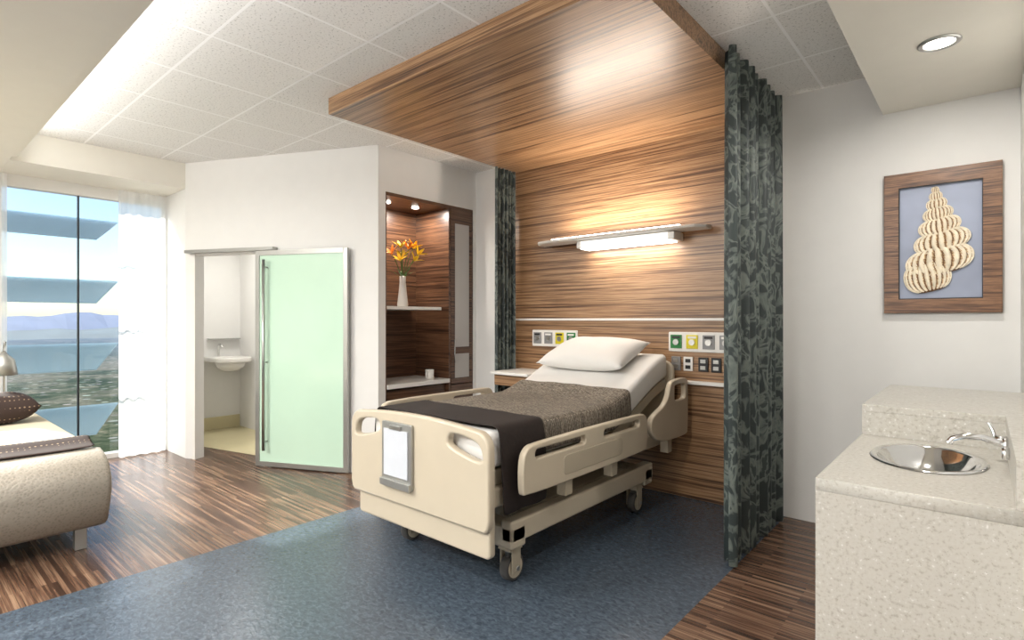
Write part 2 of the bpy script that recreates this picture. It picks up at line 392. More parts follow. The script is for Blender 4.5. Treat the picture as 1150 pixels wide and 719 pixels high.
# headwall lamp
hl=empty('headwall_light',(-2.33,4.1,2.1))
loops=[]
for x,yf in((-3.14,4.03),(-3.08,3.95),(-2.95,3.93),(-1.75,3.93),(-1.62,3.95),(-1.56,4.03)):
    loops.append([(x,4.13,2.09),(x,yf,2.09),(x,yf-0.010,2.10),(x,yf,2.112),(x,4.13,2.12)])
loft('lamp_wing',loops,'white',hl,smooth=False)
box('lamp_body',(-2.70,4.0,2.025),(-1.80,4.178,2.089),'white',hl,0.01)
M['tubeE']=emis('lamp_diffuser',(1,0.95,0.88,1),5)
M['tubeF']=emis('lamp_diffuser_face',(1,0.97,0.92,1),0.9)
box('lamp_diffuser_down',(-2.66,4.005,2.014),(-1.84,4.15,2.026),'tubeE',hl,0.004)
box('lamp_diffuser_front',(-2.65,3.992,2.03),(-1.85,4.0,2.08),'tubeF',hl,0.003)
M['tubeU']=emis('lamp_diffuser_top',(1,0.92,0.82,1),9)
box('lamp_diffuser_up',(-2.95,3.97,2.119),(-1.75,4.08,2.126),'tubeU',hl)
arealight('lamp_uplight',(-2.35,4.03,2.145),1.0,17,(1,0.9,0.78),rot=(math.radians(180+14),0,0),shape='RECTANGLE',sy=0.12,parent=hl)
arealight('lamp_downlight',(-2.25,4.08,2.008),0.8,5,(1,0.93,0.84),shape='RECTANGLE',sy=0.1,parent=hl)
def outlet_panel(x0,x1,cols):
    e=empty('medical_gas_panel',((x0+x1)/2,4.17,1.22))
    plate('panel_plate',[rr(x0,1.15,x1,1.305,0.008)],0.016,MXZ(4.171),'white',e,0.003)
    n=len(cols)
    for i,c in enumerate(cols):
        cx=x0+(x1-x0)*(i+0.5)/n; w=(x1-x0)/n*0.36
        box('outlet_bezel',(cx-w,4.157,1.175),(cx+w,4.164,1.283),c,e,0.002)
        cyl('outlet_socket',(cx,4.158,1.225),(cx,4.148,1.225),w*0.5,'steel',e)
        box('outlet_label',(cx-w*0.7,4.155,1.255),(cx+w*0.7,4.158,1.272),'white' if i%2 else 'black',e)
M['green']=plain('green_plastic',rgb(20,120,50),0.4); M['yellow']=plain('yellow_plastic',rgb(215,200,10),0.4); M['lgrey']=plain('light_grey_plastic',rgb(140,140,140),0.4)
outlet_panel(-3.32,-2.80,['lgrey','lgrey','yellow','green'])
outlet_panel(-1.92,-1.40,['green','yellow','lgrey','lgrey'])
so=empty('wall_socket_group',(-1.6,4.17,1.05))
for i,(x,c) in enumerate(((-1.86,'lgrey'),(-1.76,'white'),(-1.64,'black'),(-1.54,'black'))):
    box('socket_plate',(x-0.038,4.166,1.0),(x+0.038,4.179,1.11),c,so,0.003)
    for z in(1.03,1.08): box('socket_face',(x-0.02,4.161,z-0.014),(x+0.02,4.166,z+0.014),'alu' if c=='black' else 'black' if i else 'steel',so)
# ---------------------------------------------------------------- closet niche
cl=empty('built_in_closet',(-4.4,3.6,1.2))
X0=-4.68
box('closet_back',(X0-0.02,3.05,0),(X0,4.19,2.58),'woodC',cl)
box('closet_side_l',(X0,3.05,0),(-4.16,3.07,2.58),'woodP',cl)
box('closet_partition',(X0,3.84,0),(-4.16,3.87,2.55),'woodP',cl)
box('closet_side_r',(X0,4.17,0),(-4.16,4.19,2.55),'woodP',cl)
box('closet_top',(X0,3.05,2.55),(-4.16,4.19,2.58),'woodC',cl)
box('closet_shelf',(X0,3.07,1.50),(-4.18,3.76,1.53),'white',cl,0.003)
box('closet_desk',(X0,3.07,0.76),(-4.14,3.84,0.80),'white',cl,0.003)
box('closet_drawer',(X0+0.02,3.08,0.10),(-4.20,3.83,0.74),'woodC',cl,0.003)
box('wardrobe_door',(-4.19,3.87,0.74),(-4.155,4.17,2.55),'woodC',cl,0.002)
box('wardrobe_door_low',(-4.19,3.87,0.03),(-4.155,4.17,0.73),'woodC',cl,0.002)
box('wardrobe_glass',(-4.152,3.92,1.12),(-4.147,4.12,2.40),'frostw',cl)
box('wardrobe_glass_low',(-4.152,3.92,0.80),(-4.147,4.12,1.05),'frostw',cl)
cyl('wardrobe_pull',(-4.13,3.90,0.95),(-4.13,3.90,1.2),0.006,'steel',cl)
M['spotE']=emis('downlight_lens',(1,0.93,0.82,1),14)
for y in(3.25,3.6):
    cyl('niche_light',(-4.4,y,2.548),(-4.4,y,2.54),0.035,'spotE',cl)
    arealight('niche_light_source',(-4.4,y,2.535),0.06,9,parent=cl)
vx,vy=-4.33,3.385
va=empty('flower_vase',(vx,vy,1.53))
lathe('vase_body',(vx,vy,1.531),[(0,0),(0.050,0),(0.053,0.02),(0.042,0.12),(0.030,0.24),(0.032,0.30),(0.028,0.30),(0.026,0.24),(0.0,0.22)],'white',va)
M['stem']=plain('green_stem',rgb(70,110,45),0.5); M['petal']=plain('yellow_petal',rgb(255,200,38),0.5,noise=0.15,nscale=25); M['petal2']=plain('orange_petal',rgb(240,135,25),0.5,noise=0.2)
def leaf(name,base,d,up,l,w,curl,mat,par):
    d=Vector(d).normalized(); s=d.cross(Vector(up)).normalized(); nrm=s.cross(d); g=[]
    for i in range(7):
        t=i/6; c=Vector(base)+d*l*t-nrm*(-curl)*l*t*t; ww=w*math.sin(math.pi*min(1,0.08+0.92*t))**0.8 if t<1 else 0.001
        g.append([tuple(c-s*ww*0.5),tuple(c+nrm*ww*0.12*-1),tuple(c+s*ww*0.5)])
    return sheet(name,g,mat,par,0.0015,1)
heads=[((0.04,-0.15,0.50),'petal2'),((0.05,-0.05,0.57),'petal'),((0.03,0.05,0.57),'petal2'),((0.06,0.15,0.52),'petal'),((0.09,-0.08,0.44),'petal'),((-0.02,0.01,0.49),'petal'),((0.10,0.08,0.45),'petal'),((0.02,0.12,0.58),'petal')]
for i,(h,mt) in enumerate(heads):
    b=Vector((vx,vy,1.77)); e=Vector((vx+h[0]*0.75,vy+h[1],1.53+h[2]))
    mid=(b+e)/2+Vector((0,0,0.03))
    pts=[b,b.lerp(mid,0.6),mid,mid.lerp(e,0.5)+Vector((0,0,0.008)),e]
    tube('lily_stem',pts,0.0035,'stem',va)
    ax=(e-mid).normalized()
    for k in range(6):
        a=k*math.pi/3+i; o=ax.orthogonal().normalized(); w=ax.cross(o)
        d=ax*0.9+(o*math.cos(a)+w*math.sin(a))*0.7
        leaf('lily_petal',e,d,ax,0.105,0.032,-0.25,mt,va)
for k in range(5):
    a=k*1.35; leaf('lily_leaf',(vx,vy,1.80),(math.cos(a)*0.6,math.sin(a)*0.8,0.9),(0,0,1),0.16,0.024,-0.3,'stem',va)
mg=empty('coffee_mug',(-4.27,3.68,0.8))
lathe('mug_body',(-4.27,3.68,0.801),[(0,0),(0.036,0),(0.042,0.01),(0.044,0.095),(0.040,0.095),(0.038,0.012),(0,0.01)],'white',mg)
tube('mug_handle',[(-4.27+0.02,3.68-0.036+0.0,0.88),(-4.25,3.63,0.88),(-4.245,3.615,0.86),(-4.245,3.615,0.835),(-4.25,3.63,0.818),(-4.25,3.645,0.818)],0.006,'white',mg)
# ---------------------------------------------------------------- sliding door
dr=empty('door_1',(-4.9,2.6,1))
s0,s1=0.90,1.90
aseg('door_glass',s0+0.04,s1-0.04,0.05,2.02,0.045,0.057,'frost',dr)
aseg('door_stile_l',s0,s0+0.045,0.012,2.06,0.035,0.067,'alu',dr,0.003)
aseg('door_stile_r',s1-0.045,s1,0.012,2.06,0.035,0.067,'alu',dr,0.003)
aseg('door_rail_top',s0+0.045,s1-0.045,2.015,2.06,0.035,0.067,'alu',dr)
aseg('door_rail_bot',s0+0.045,s1-0.045,0.012,0.055,0.035,0.067,'alu',dr)
p0=ab(s0+0.13,0.11); cyl('door_pull',(p0[0],p0[1],0.17),(p0[0],p0[1],1.97),0.014,'steel',dr)
for z in(0.25,1.0,1.9):
    q=ab(s0+0.13,0.057); cyl('pull_standoff',(p0[0],p0[1],z),(q[0],q[1],z),0.008,'steel',dr)
aseg('door_track',0.06,1.1,2.065,2.095,0.002,0.075,'alu',dr)
aseg('door_casing_l',0.10,0.13,0,2.06,0.001,0.012,'white',dr)
# ---------------------------------------------------------------- bathroom
br=empty('wall_bathroom')
M['btile']=plain('bath_floor_tile',rgb(206,196,158),0.4)
mesh('floor_bathroom',[(-7.6,2.1,0.002),(-4.75,2.1+0.7,0.002),(-4.75,3.2,0.002),(-7.6,3.2,0.002)],[(0,1,2,3)],'btile')
l0=ab(0.02,-0.105)
prism('bath_wall_left',[(l0[0],l0[1]),(-7.45,2.64),(-7.5,2.56),(l0[0]-0.05,l0[1]-0.05)],0,2.5,'wall',br)
box('bath_wall_back',(-7.55,2.55,0),(-7.45,3.25,2.5),'wall',br)
box('bath_wall_right',(-7.45,3.15,0),(-4.75,3.2,2.5),'wall',br)
prism('bath_ceiling',[(-7.55,2.5),(-6.25,2.12),(-4.5,2.95),(-4.5,3.2),(-7.55,3.2)],2.5,2.55,'wall',br)
box('baseboard_bathroom',(-7.449,2.66,0.003),(-7.435,3.14,0.16),'btile',br)
arealight('bath_light',(-6.4,2.75,2.48),0.3,15,c=(1,0.97,0.92),parent=br)
bs_=empty('bathroom_sink',(-7.2,2.9,0.85))
plate('sink_rim',[rr(-7.447,2.69,-6.93,3.12,[0.14,0.14,0.01,0.01]),ell(-7.16,2.91,0.13,0.15)],0.06,MXY(0.905),'white',bs_,0.012)
lathe('sink_bowl',(-7.16,2.91,0.76),[(0.0,0),(0.09,0.01),(0.15,0.05),(0.18,0.12),(0.15,0.13),(0.13,0.07),(0.08,0.025),(0,0.02)],'white',bs_)
tube('bath_faucet',[(-7.40,2.86,0.93),(-7.40,2.86,1.06),(-7.37,2.86,1.09),(-7.30,2.86,1.09),(-7.28,2.86,1.06)],0.014,'chrome',bs_)
bm=empty('bathroom_shelf',(-7.4,2.9,1.15)); box('shelf_glass',(-7.449,2.74,1.15),(-7.36,3.12,1.165),'alu',bm)
# ---------------------------------------------------------------- hospital bed
bed=empty('hospital_bed',(-2.35,3.0,0))
XL,XRt=-2.94,-1.785
xc=(XL+XRt)/2
def arcpts(x0,x1,z0,zmid,n=14): return [(x0+(x1-x0)*i/n, z0+(zmid-z0)*(1-(2*i/n-1)**2)) for i in range(n+1)]
fb=[]
fb+=[(XL+0.03,0.37),(XRt-0.03,0.37)]
fb+=[(XRt-0.01,0.39),(XRt,0.43),(XRt,0.76)]
for i in range(7):
    a=math.radians(90*i/6); fb.append((XRt-0.09+0.09*math.cos(a),0.77+0.09*math.sin(a)))
fb+=arcpts(XRt-0.11,XL+0.11,0.861,0.885)[0:]
for i in range(7):
    a=math.radians(90+90*i/6); fb.append((XL+0.09+0.09*math.cos(a),0.77+0.09*math.sin(a)))
fb+=[(XL,0.76),(XL,0.43),(XL+0.01,0.39)]
cl_=[(XL+0.045,0.70),(XL+0.29,0.755),(XL+0.29,0.80),(XL+0.26,0.83),(XL+0.12,0.815),(XL+0.065,0.79),(XL+0.045,0.75)]
cr_=[(2*xc-x,z) for x,z in cl_][::-1]
def chaikin(p,k=2):
    for _ in range(k):
        q=[]
        for i in range(len(p)):
            a=p[i];b=p[(i+1)%len(p)]; q+=[(a[0]*.75+b[0]*.25,a[1]*.75+b[1]*.25),(a[0]*.25+b[0]*.75,a[1]*.25+b[1]*.75)]
        p=q
    return p
plate('footboard',[fb,chaikin(cl_),chaikin(cr_)],0.05,MXZ(1.93),'bed',bed,0.012)
plate('footboard_lower',[rr(XL+0.05,0.235,XRt-0.02,0.44,0.025)],0.045,MXZ(1.955),'bed',bed,0.01)
cb=empty('chart_clipboard',(-2.4,1.88,0.6)); cx=-2.47
plate('clip_board',[rr(cx-0.13,0.47,cx+0.13,0.83,0.012)],0.016,MXZ(1.893),'alu',cb,0.003)
box('clip_paper',(cx-0.105,1.879,0.53),(cx+0.105,1.884,0.79),'paper',cb)
box('clip_clamp',(cx-0.05,1.872,0.79),(cx+0.05,1.886,0.815),'steel',cb,0.003)
box('clip_tray',(cx-0.13,1.868,0.47),(cx+0.13,1.886,0.51),'alu',cb,0.003)
def rail(name,x,y0,y1,z0,z1,lead):
    o=[(y0+0.02,z0),(y1-0.05,z0),(y1-0.01,z0+0.03),(y1,z1-0.07),(y1-0.03,z1-0.015),(y1-0.08,z1),(y0+0.10,z1),(y0+0.03,z1-0.02),(y0,z1-0.08),(y0,z0+0.03)]
    ym=(y0+y1)/2
    cuts=[rr(y0+0.10,z1-0.082,ym-0.10,z1-0.035,0.022),rr(ym+0.10,z1-0.082,y1-0.12,z1-0.035,0.022)]
    plate(name,[chaikin(o,2)]+cuts,0.04,MYZ(x),'bed',bed,0.009)
    plate(name+'_recess',[rr(ym-0.32,z0+0.04,ym+0.32,z1-0.11,0.03)],0.045,MYZ(x),'bedd',bed,0.004)
rail('side_rail_foot_r',-1.745,2.09,3.42,0.515,0.775,1)
rail('side_rail_foot_l',-2.955,2.12,3.2,0.60,0.875,1)
def head_rail(name,x):
    o=[(3.47,0.62),(3.60,0.53),(4.05,0.52),(4.09,0.55),(4.09,0.93),(4.05,0.965),(3.82,0.955),(3.78,0.93),(3.72,0.80),(3.52,0.74),(3.47,0.70)]
    c=[(3.84,0.90),(3.84,0.82),(3.87,0.80),(4.01,0.80),(4.04,0.82),(4.04,0.90),(4.02,0.92),(3.86,0.92)]
    return plate(name,[chaikin(o,2),chaikin(c,2)],0.04,MYZ(x),'bed',bed,0.009)
head_rail('side_rail_head_r',-1.745); head_rail('side_rail_head_l',-2.955)
plate('headboard',[rr(-2.86,0.50,-1.84,1.08,0.08)],0.04,MXZ(4.085),'bed',bed,0.01)
for x in(-1.77,-2.93):
    for y in(2.5,3.0,3.8): box('rail_arm',(x-0.05 if x>-2 else x-0.012,y,0.42),(x+0.012 if x>-2 else x+0.05,y+0.07,0.58),'bedd',bed,0.006)
box('deck_frame',(-2.86,2.0,0.46),(-1.84,4.05,0.56),'bed',bed,0.015)
box('deck_platform',(-2.83,1.97,0.56),(-1.87,3.25,0.64),'bedd',bed,0.01)
box('base_rail_r',(-1.93,2.15,0.23),(-1.85,3.75,0.35),'bed',bed,0.015)
box('base_rail_l',(-2.85,2.15,0.23),(-2.77,3.75,0.35),'bed',bed,0.015)
for y in(2.15,3.62): box('base_cross',(-2.85,y,0.20),(-1.85,y+0.12,0.32),'bed',bed,0.015)
box('base_cover',(-2.75,2.4,0.22),(-1.95,3.5,0.34),'bedd',bed,0.02)
for y0,y1 in((2.35,2.75),(3.5,3.15)):
    for x in(-2.7,-2.05):
        loft('lift_arm',[[(x-0.03,y0-0.04,0.3),(x+0.03,y0-0.04,0.3),(x+0.03,y0+0.04,0.3),(x-0.03,y0+0.04,0.3)],[(x-0.03,y1-0.04,0.5),(x+0.03,y1-0.04,0.5),(x+0.03,y1+0.04,0.5),(x-0.03,y1+0.04,0.5)]],'bedd',bed,smooth=False)
def caster(x,y):
    cyl('caster_stem',(x,y,0.12),(x,y,0.27),0.022,'steel',bed)
    loft('caster_fork',[[(x-0.045,y-0.04,0.175),(x+0.045,y-0.04,0.175),(x+0.045,y+0.06,0.175),(x-0.045,y+0.06,0.175)],[(x-0.035,y-0.035,0.215),(x+0.035,y-0.035,0.215),(x+0.035,y+0.04,0.215),(x-0.035,y+0.04,0.215)]],'bedd',bed,smooth=False)
    for s in(-1,1): box('caster_leg',(x+s*0.036,y-0.025,0.055),(x+s*0.045,y+0.045,0.18),'bedd',bed,0.003)
    yy=y+0.02
    prof=[(-0.028,0.05),(-0.028,0.066),(-0.02,0.074),(0.02,0.074),(0.028,0.066),(0.028,0.05)]
    n=32;vs=[];fs=[];k=len(prof)
    for i in range(n):
        a=2*math.pi*i/n
        for dx,r in prof: vs.append((x+dx,yy+r*math.cos(a),0.075+r*math.sin(a)))
    for i in range(n):
        for j in range(k): fs.append((i*k+j,((i+1)%n)*k+j,((i+1)%n)*k+(j+1)%k,i*k+(j+1)%k))
    mesh('caster_tyre',vs,fs,'rubber',bed,True)
    cyl('caster_hub',(x-0.029,yy,0.075),(x+0.029,yy,0.075),0.056,'bed',bed)
    cyl('caster_axle',(x-0.05,yy,0.075),(x+0.05,yy,0.075),0.012,'steel',bed)
for x in(-1.93,-2.77):
    for y in(2.22,3.60): caster(x,y)
def zt(y):
    if y<3.15: return 0.835
    t=(y-3.15)/0.85; return 0.835+0.30*(t*t*(3-2*t)*0.5+t*0.5)
loops=[]
ys=[1.985,2.0,2.03]+[2.1+0.08*i for i in range(24)]+[3.99,4.01,4.02]
for i,y in enumerate(ys):
    e=0.035 if i in(0,len(ys)-1) else 0.012 if i in(1,len(ys)-2) else 0
    zz=zt(y); x0,x1=-2.83+e,-1.86-e; z1=zz-e; z0=zz-0.185+e; r=0.035
    lp=[]
    for (cx_,cz,a0) in((x1-r,z0+r,-90),(x1-r,z1-r,0),(x0+r,z1-r,90),(x0+r,z0+r,180)):
        for k in range(5):
            a=math.radians(a0+90*k/4); lp.append((cx_+r*math.cos(a),y,cz+r*math.sin(a)))
    loops.append(lp)
loft('mattress',loops,'sheet',bed)
loft('head_deck',[[(-2.82,y,zt(y)-0.26),(-1.87,y,zt(y)-0.26),(-1.87,y,zt(y)-0.188),(-2.82,y,zt(y)-0.188)] for y in (3.2,3.4,3.6,3.8,4.0)],'bedd',bed,smooth=False)
def drape(name,y0,y1,off,zl,zr,mat,ny,wr,xr=0.0,flare=0.0,th=0.01,skew=0.0):
    g=[]
    for i in range(ny+1):
        y=y0+(y1-y0)*i/ny; z=zt(y)+off; row=[]
        xl=-2.83-off; xx=-1.86+off
        prof=[(xl-0.012-flare,zl+z-0.84)]
        for k in range(1,5): prof.append((xl-0.008-flare*(1-k/5),(zl+z-0.84)+(z-0.03-(zl+z-0.84))*k/5))
        prof+=[(xl+0.002,z-0.018),(xl+0.02,z)]
        for k in range(1,20): prof.append((xl+0.02+(xx-xl-0.04)*k/20,z+wr*math.sin(k*0.9+y*6)*math.sin(y*11+k*0.4)))
        prof+=[(xx-0.02,z),(xx-0.002,z-0.018)]
        zr_=zr+z-0.84
        for k in range(4,-1,-1): prof.append((xx+0.006+flare*(1-k/5)+0.006*math.sin(y*28+k)*(1-k/5),zr_+(z-0.03-zr_)*k/5))
        for x,zv in prof: row.append((x,y,zv))
        g.append(row)
    return sheet(name,g,mat,bed,th,1)
drape('blanket',2.10,3.40,0.012,0.70,0.67,'weave',30,0.005)
drape('throw_runner',2.03,2.40,0.028,0.55,0.40,'dark',12,0.003,flare=0.02)
ps=math.atan(0.36)
pillow('pillow',(-2.37,3.74,zt(3.74)+0.08),0.78,0.50,0.19,'sheet',bed,rx=ps)
# ---------------------------------------------------------------- daybed
sf=empty('daybed_sofa',(-5,0,0))
pr=[(-6.0,0.14),(-4.12,0.14),(-4.07,0.17),(-4.01,0.30),(-3.985,0.40),(-3.99,0.47),(-4.04,0.54),(-4.12,0.58),(-4.24,0.60),(-4.32,0.575),(-6.0,0.575)]
ys=[-0.95,-0.945,-0.92]+[-0.6+0.3*i for i in range(5)]+[0.905,0.93,0.937]
loops=[]
for i,y in enumerate(ys):
    e={0:0.02,1:0.006,len(ys)-1:0.02,len(ys)-2:0.006}.get(i,0)
    loops.append([(x+(e if x<-5.5 else -e if x>-4.2 else 0),y,z-(e if z>0.3 else -e*0.4)) for x,z in pr])
loft('sofa_body',loops,'leather',sf,flatcap=True)
M['cream']=plain('cream_fabric',rgb(200,190,166),0.8,noise=0.03)
box('sofa_cushion',(-5.98,-0.9,0.577),(-4.36,0.87,0.64),'cream',sf,0.025)
g=[]
for i in range(16):
    y=-0.9+1.81*i/15
    g.append([(x,y,z+0.003*math.sin(i*1.3)) for x,z in((-4.42,0.650),(-4.40,0.652),(-4.37,0.645),(-4.33,0.625),(-4.29,0.616),(-4.25,0.612),(-4.22,0.608))])
sheet('sofa_throw',g,'dots',sf,0.012,1)
box('sofa_back',(-6.12,-0.95,0.14),(-6.0,0.66,0.82),'leather',sf,0.04)
pillow('sofa_pillow',(-5.45,0.56,0.75),0.34,0.5,0.23,'dots',sf,rx=0.05)
pillow('sofa_pillow_b',(-5.5,-0.1,0.735),0.42,0.5,0.17,'dots',sf,rx=0.05)
for x in(-4.2,-5.9):
    for y in(-0.85,0.82): box('sofa_leg',(x-0.03,y-0.03,0.0),(x+0.03,y+0.03,0.15),'alu',sf,0.004)
fl=empty('floor_lamp',(-6.3,0.8,0))
lathe('lamp_base',(-6.34,0.72,0.0),[(0,0.0),(0.12,0.0),(0.12,0.015),(0.02,0.03),(0,0.03)],'chrome',fl)
tube('lamp_pole',[(-6.34,0.72,0.02),(-6.34,0.72,1.18),(-6.32,0.72,1.22),(-6.22,0.715,1.21),(-6.18,0.70,1.14)],0.008,'chrome',fl)
lathe('lamp_shade',(-6.18,0.70,0.94),[(0.085,0),(0.09,0.0),(0.07,0.13),(0.03,0.17),(0.012,0.20),(0.0,0.20)],'alu',fl)
# ---------------------------------------------------------------- sink counter
ct=empty('sink_counter',(-0.13,2.8,0.5))
CX0,CX1,CY0,CY1,CY2=-0.405,XR-0.001,1.95,2.83,3.80
plate('counter_top',[[(CX0,CY0),(CX1,CY0),(CX1,CY1+0.02),(CX0,CY1+0.02)],ell(-0.155,2.475,0.155,0.220)],0.04,MXY(0.88),'quartz',ct,0.002)
box('counter_front',(CX0,CY0,0.0),(CX1,CY0+0.03,0.86),'quartz',ct)
box('counter_side',(CX0,CY0+0.03,0.0),(CX0+0.03,CY2,0.86),'quartz',ct)
box('ledge_front',(CX0,CY1,0.90),(CX1,CY1+0.03,1.0),'quartz',ct)
box('ledge_top',(CX0,CY1,1.0),(CX1,CY2,1.03),'quartz',ct,0.002)
box('ledge_side',(CX0,CY1+0.03,0.86),(CX0+0.03,CY2,1.0),'quartz',ct)
box('ledge_back',(CX0,CY2-0.03,0.0),(CX1,CY2,1.0),'quartz',ct)
box('backsplash_ledge',(0.065,CY0,0.90),(CX1,CY1,1.03),'quartz',ct,0.002)
sk=empty('basin_sink',(-0.155,2.475,0.88))
lathe('basin_bowl',(-0.155,2.475,0.90),[(0.0,-0.085),(0.03,-0.084),(0.07,-0.076),(0.112,-0.052),(0.140,-0.018),(0.148,0.0),(0.153,0.006),(0.166,0.007),(0.172,0.002)],'chrome',sk,n=64,sx=1,sy=1.38)
cyl('basin_drain',(-0.155,2.475,0.816),(-0.155,2.475,0.819),0.022,'steel',sk)
fc=empty('faucet',(0.03,2.56,0.95))
cyl('faucet_flange',(0.064,2.55,0.965),(0.05,2.55,0.965),0.028,'chrome',fc)
tube('faucet_spout',[(0.055,2.55,0.965),(0.0,2.55,0.985),(-0.05,2.545,0.985),(-0.085,2.54,0.972),(-0.095,2.54,0.955)],0.011,'chrome',fc)
cyl('faucet_valve',(0.064,2.63,0.965),(0.03,2.63,0.965),0.02,'chrome',fc)
tube('faucet_lever',[(0.035,2.63,0.965),(0.025,2.64,1.0),(0.015,2.65,1.025)],0.006,'chrome',fc)
cyl('faucet_sensor',(0.064,2.40,0.965),(0.045,2.40,0.965),0.02,'chrome',fc)
# ---------------------------------------------------------------- picture
pf=empty('shell_picture_frame',(-0.2,4.2,1.88))
fx0,fx1,fz0,fz1=-0.481,0.083,1.443,2.316
plate('picture_frame',[[(fx0,fz0),(fx1,fz0),(fx1,fz1),(fx0,fz1)],[(fx0+0.076,fz0+0.085),(fx1-0.085,fz0+0.085),(fx1-0.085,fz1-0.09),(fx0+0.076,fz1-0.09)]],0.035,MXZ(4.211),'woodFr',pf,0.003)
M['pbg']=plain('picture_print',rgb(150,158,178),0.5,noise=0.25,nscale=2.5)
box('picture_print',(fx0+0.074,4.214,fz0+0.082),(fx1-0.08,4.219,fz1-0.085),'pbg',pf)
plate('picture_inner_trim',[rr(fx0+0.074,fz0+0.082,fx1-0.08,fz1-0.085,0.001),rr(fx0+0.082,fz0+0.091,fx1-0.089,fz1-0.095,0.001)],0.008,MXZ(4.2),'black',pf,0.001)
M['shellb']=plain('shell_groove',rgb(120,84,50),0.5,noise=0.3,nscale=20); M['shellr']=plain('shell_ridge',rgb(236,224,200),0.4,noise=0.12,nscale=30); M['shellm']=plain('shell_flank',rgb(192,162,122),0.45,noise=0.2,nscale=30)
wh=[(-0.222,2.190,0.020,0.022),(-0.220,2.152,0.034,0.028),(-0.216,2.105,0.053,0.035),(-0.210,2.045,0.076,0.042),(-0.203,1.970,0.106,0.052),(-0.192,1.878,0.140,0.066),(-0.205,1.762,0.168,0.084),(-0.262,1.665,0.118,0.092)]
for wi,(x,z,R,h) in list(enumerate(wh))[::-1]:
    tilt=math.radians(15); ct_,st_=math.cos(tilt),math.sin(tilt); yb=4.213
    nr=11 if R>0.06 else 7
    vs=[];fs=[];n=nr*10;k=16;mi=[]
    dep=0.014+0.012*(R/0.15)
    for i in range(n+1):
        for j in range(k+1):
            t=math.pi*j/k; u=i/n
            ph=math.pi*u
            rb=abs(math.sin(math.pi*(u*nr+0.35*math.cos(t))))
            q=0.90+0.12*rb**0.7
            lx=R*q*math.cos(ph)*max(0,math.sin(t))**0.6; lz=h*(0.88+0.14*rb)*math.cos(t)
            vs.append((x+lx*ct_-lz*st_,yb-dep*(0.2+0.8*math.sin(ph))*max(0,math.sin(t))**0.7*(0.45+0.55*rb)-0.0006*wi,z+lx*st_+lz*ct_))
    for i in range(n):
        for j in range(k):
            a=i*(k+1)+j; fs.append((a,a+1,a+k+2,a+k+1))
            u=(i+0.5)/n; t=math.pi*(j+0.5)/k; rb=abs(math.sin(math.pi*(u*nr+0.35*math.cos(t))))
            mi.append(0 if (rb<0.30 or j<1 or j>k-3) else 1 if rb<0.52 else 2)
    o=mesh('shell_whorl',vs,fs,'shellb',pf,True)
    o.data.materials.append(M['shellm']); o.data.materials.append(M['shellr'])
    for p,m_ in zip(o.data.polygons,mi): p.material_index=m_
def downlight(name,x,y,z,e,spread=None,col=(1,0.96,0.9),size=0.13):
    d=empty(name,(x,y,z))
    lathe('trim_ring',(x,y,z),[(0.062,-0.001),(0.085,-0.001),(0.085,-0.006),(0.07,-0.012),(0.062,-0.008),(0.062,-0.001)],'steel',d)
    cyl('lens',(x,y,z-0.001),(x,y,z-0.004),0.06,'spotE',d)
    arealight('source',(x,y,z-0.016),size,e,col,parent=d,spread=spread)
downlight('added_fill_downlight',-0.159,3.30,SO-0.01,12)
downlight('added_fill_downlight',-0.1,1.3,SO-0.01,13)  # added fill lamp, out of view above the frame
for x,y in((-1.2,-0.3),(-3.0,-0.3),(-4.8,-0.3)): downlight('added_fill_downlight',x,y,SO,35)  # added fill lamps in the soffit, out of view
for x in(-1.6,-4.2):  # added fill panels behind the camera, built like ceiling fixtures
    t=empty('added_fill_panel',(x,-1.6,SO))
    box('fill_panel_frame',(x-0.66,-1.93,SO-0.012),(x+0.66,-1.27,SO-0.001),'white',t)
    arealight('fill_panel_source',(x,-1.6,SO-0.02),1.2,138,(1,0.99,0.97),shape='RECTANGLE',sy=0.55,parent=t)
cv=empty('added_cove_fill',(-3.3,0.73,2.8))  # unseen strip added on the soffit face to brighten the ceiling
box('cove_fill_profile',(-6.0,0.728,2.735),(-0.6,0.76,2.765),'soffit',cv)
arealight('cove_fill_source',(-3.3,0.775,2.78),5.2,20,(1,0.99,0.98),rot=(math.radians(180-80),0,0),shape='RECTANGLE',sy=0.03,parent=cv)
tl=empty('added_uplight_fill',(-4.6,-2.6,0))  # invented uplighter behind the camera, added to brighten the soffit
lathe('uplight_fill_stand',(-4.6,-2.6,0),[(0,0),(0.15,0),(0.15,0.02),(0.015,0.035),(0.012,1.72),(0.05,1.74),(0.18,1.84),(0.175,1.845),(0.04,1.76),(0,1.76)],'alu',tl)
arealight('uplight_fill_source',(-4.6,-2.6,1.80),0.2,110,(1,0.98,0.95),rot=(math.pi,0,0),parent=tl)
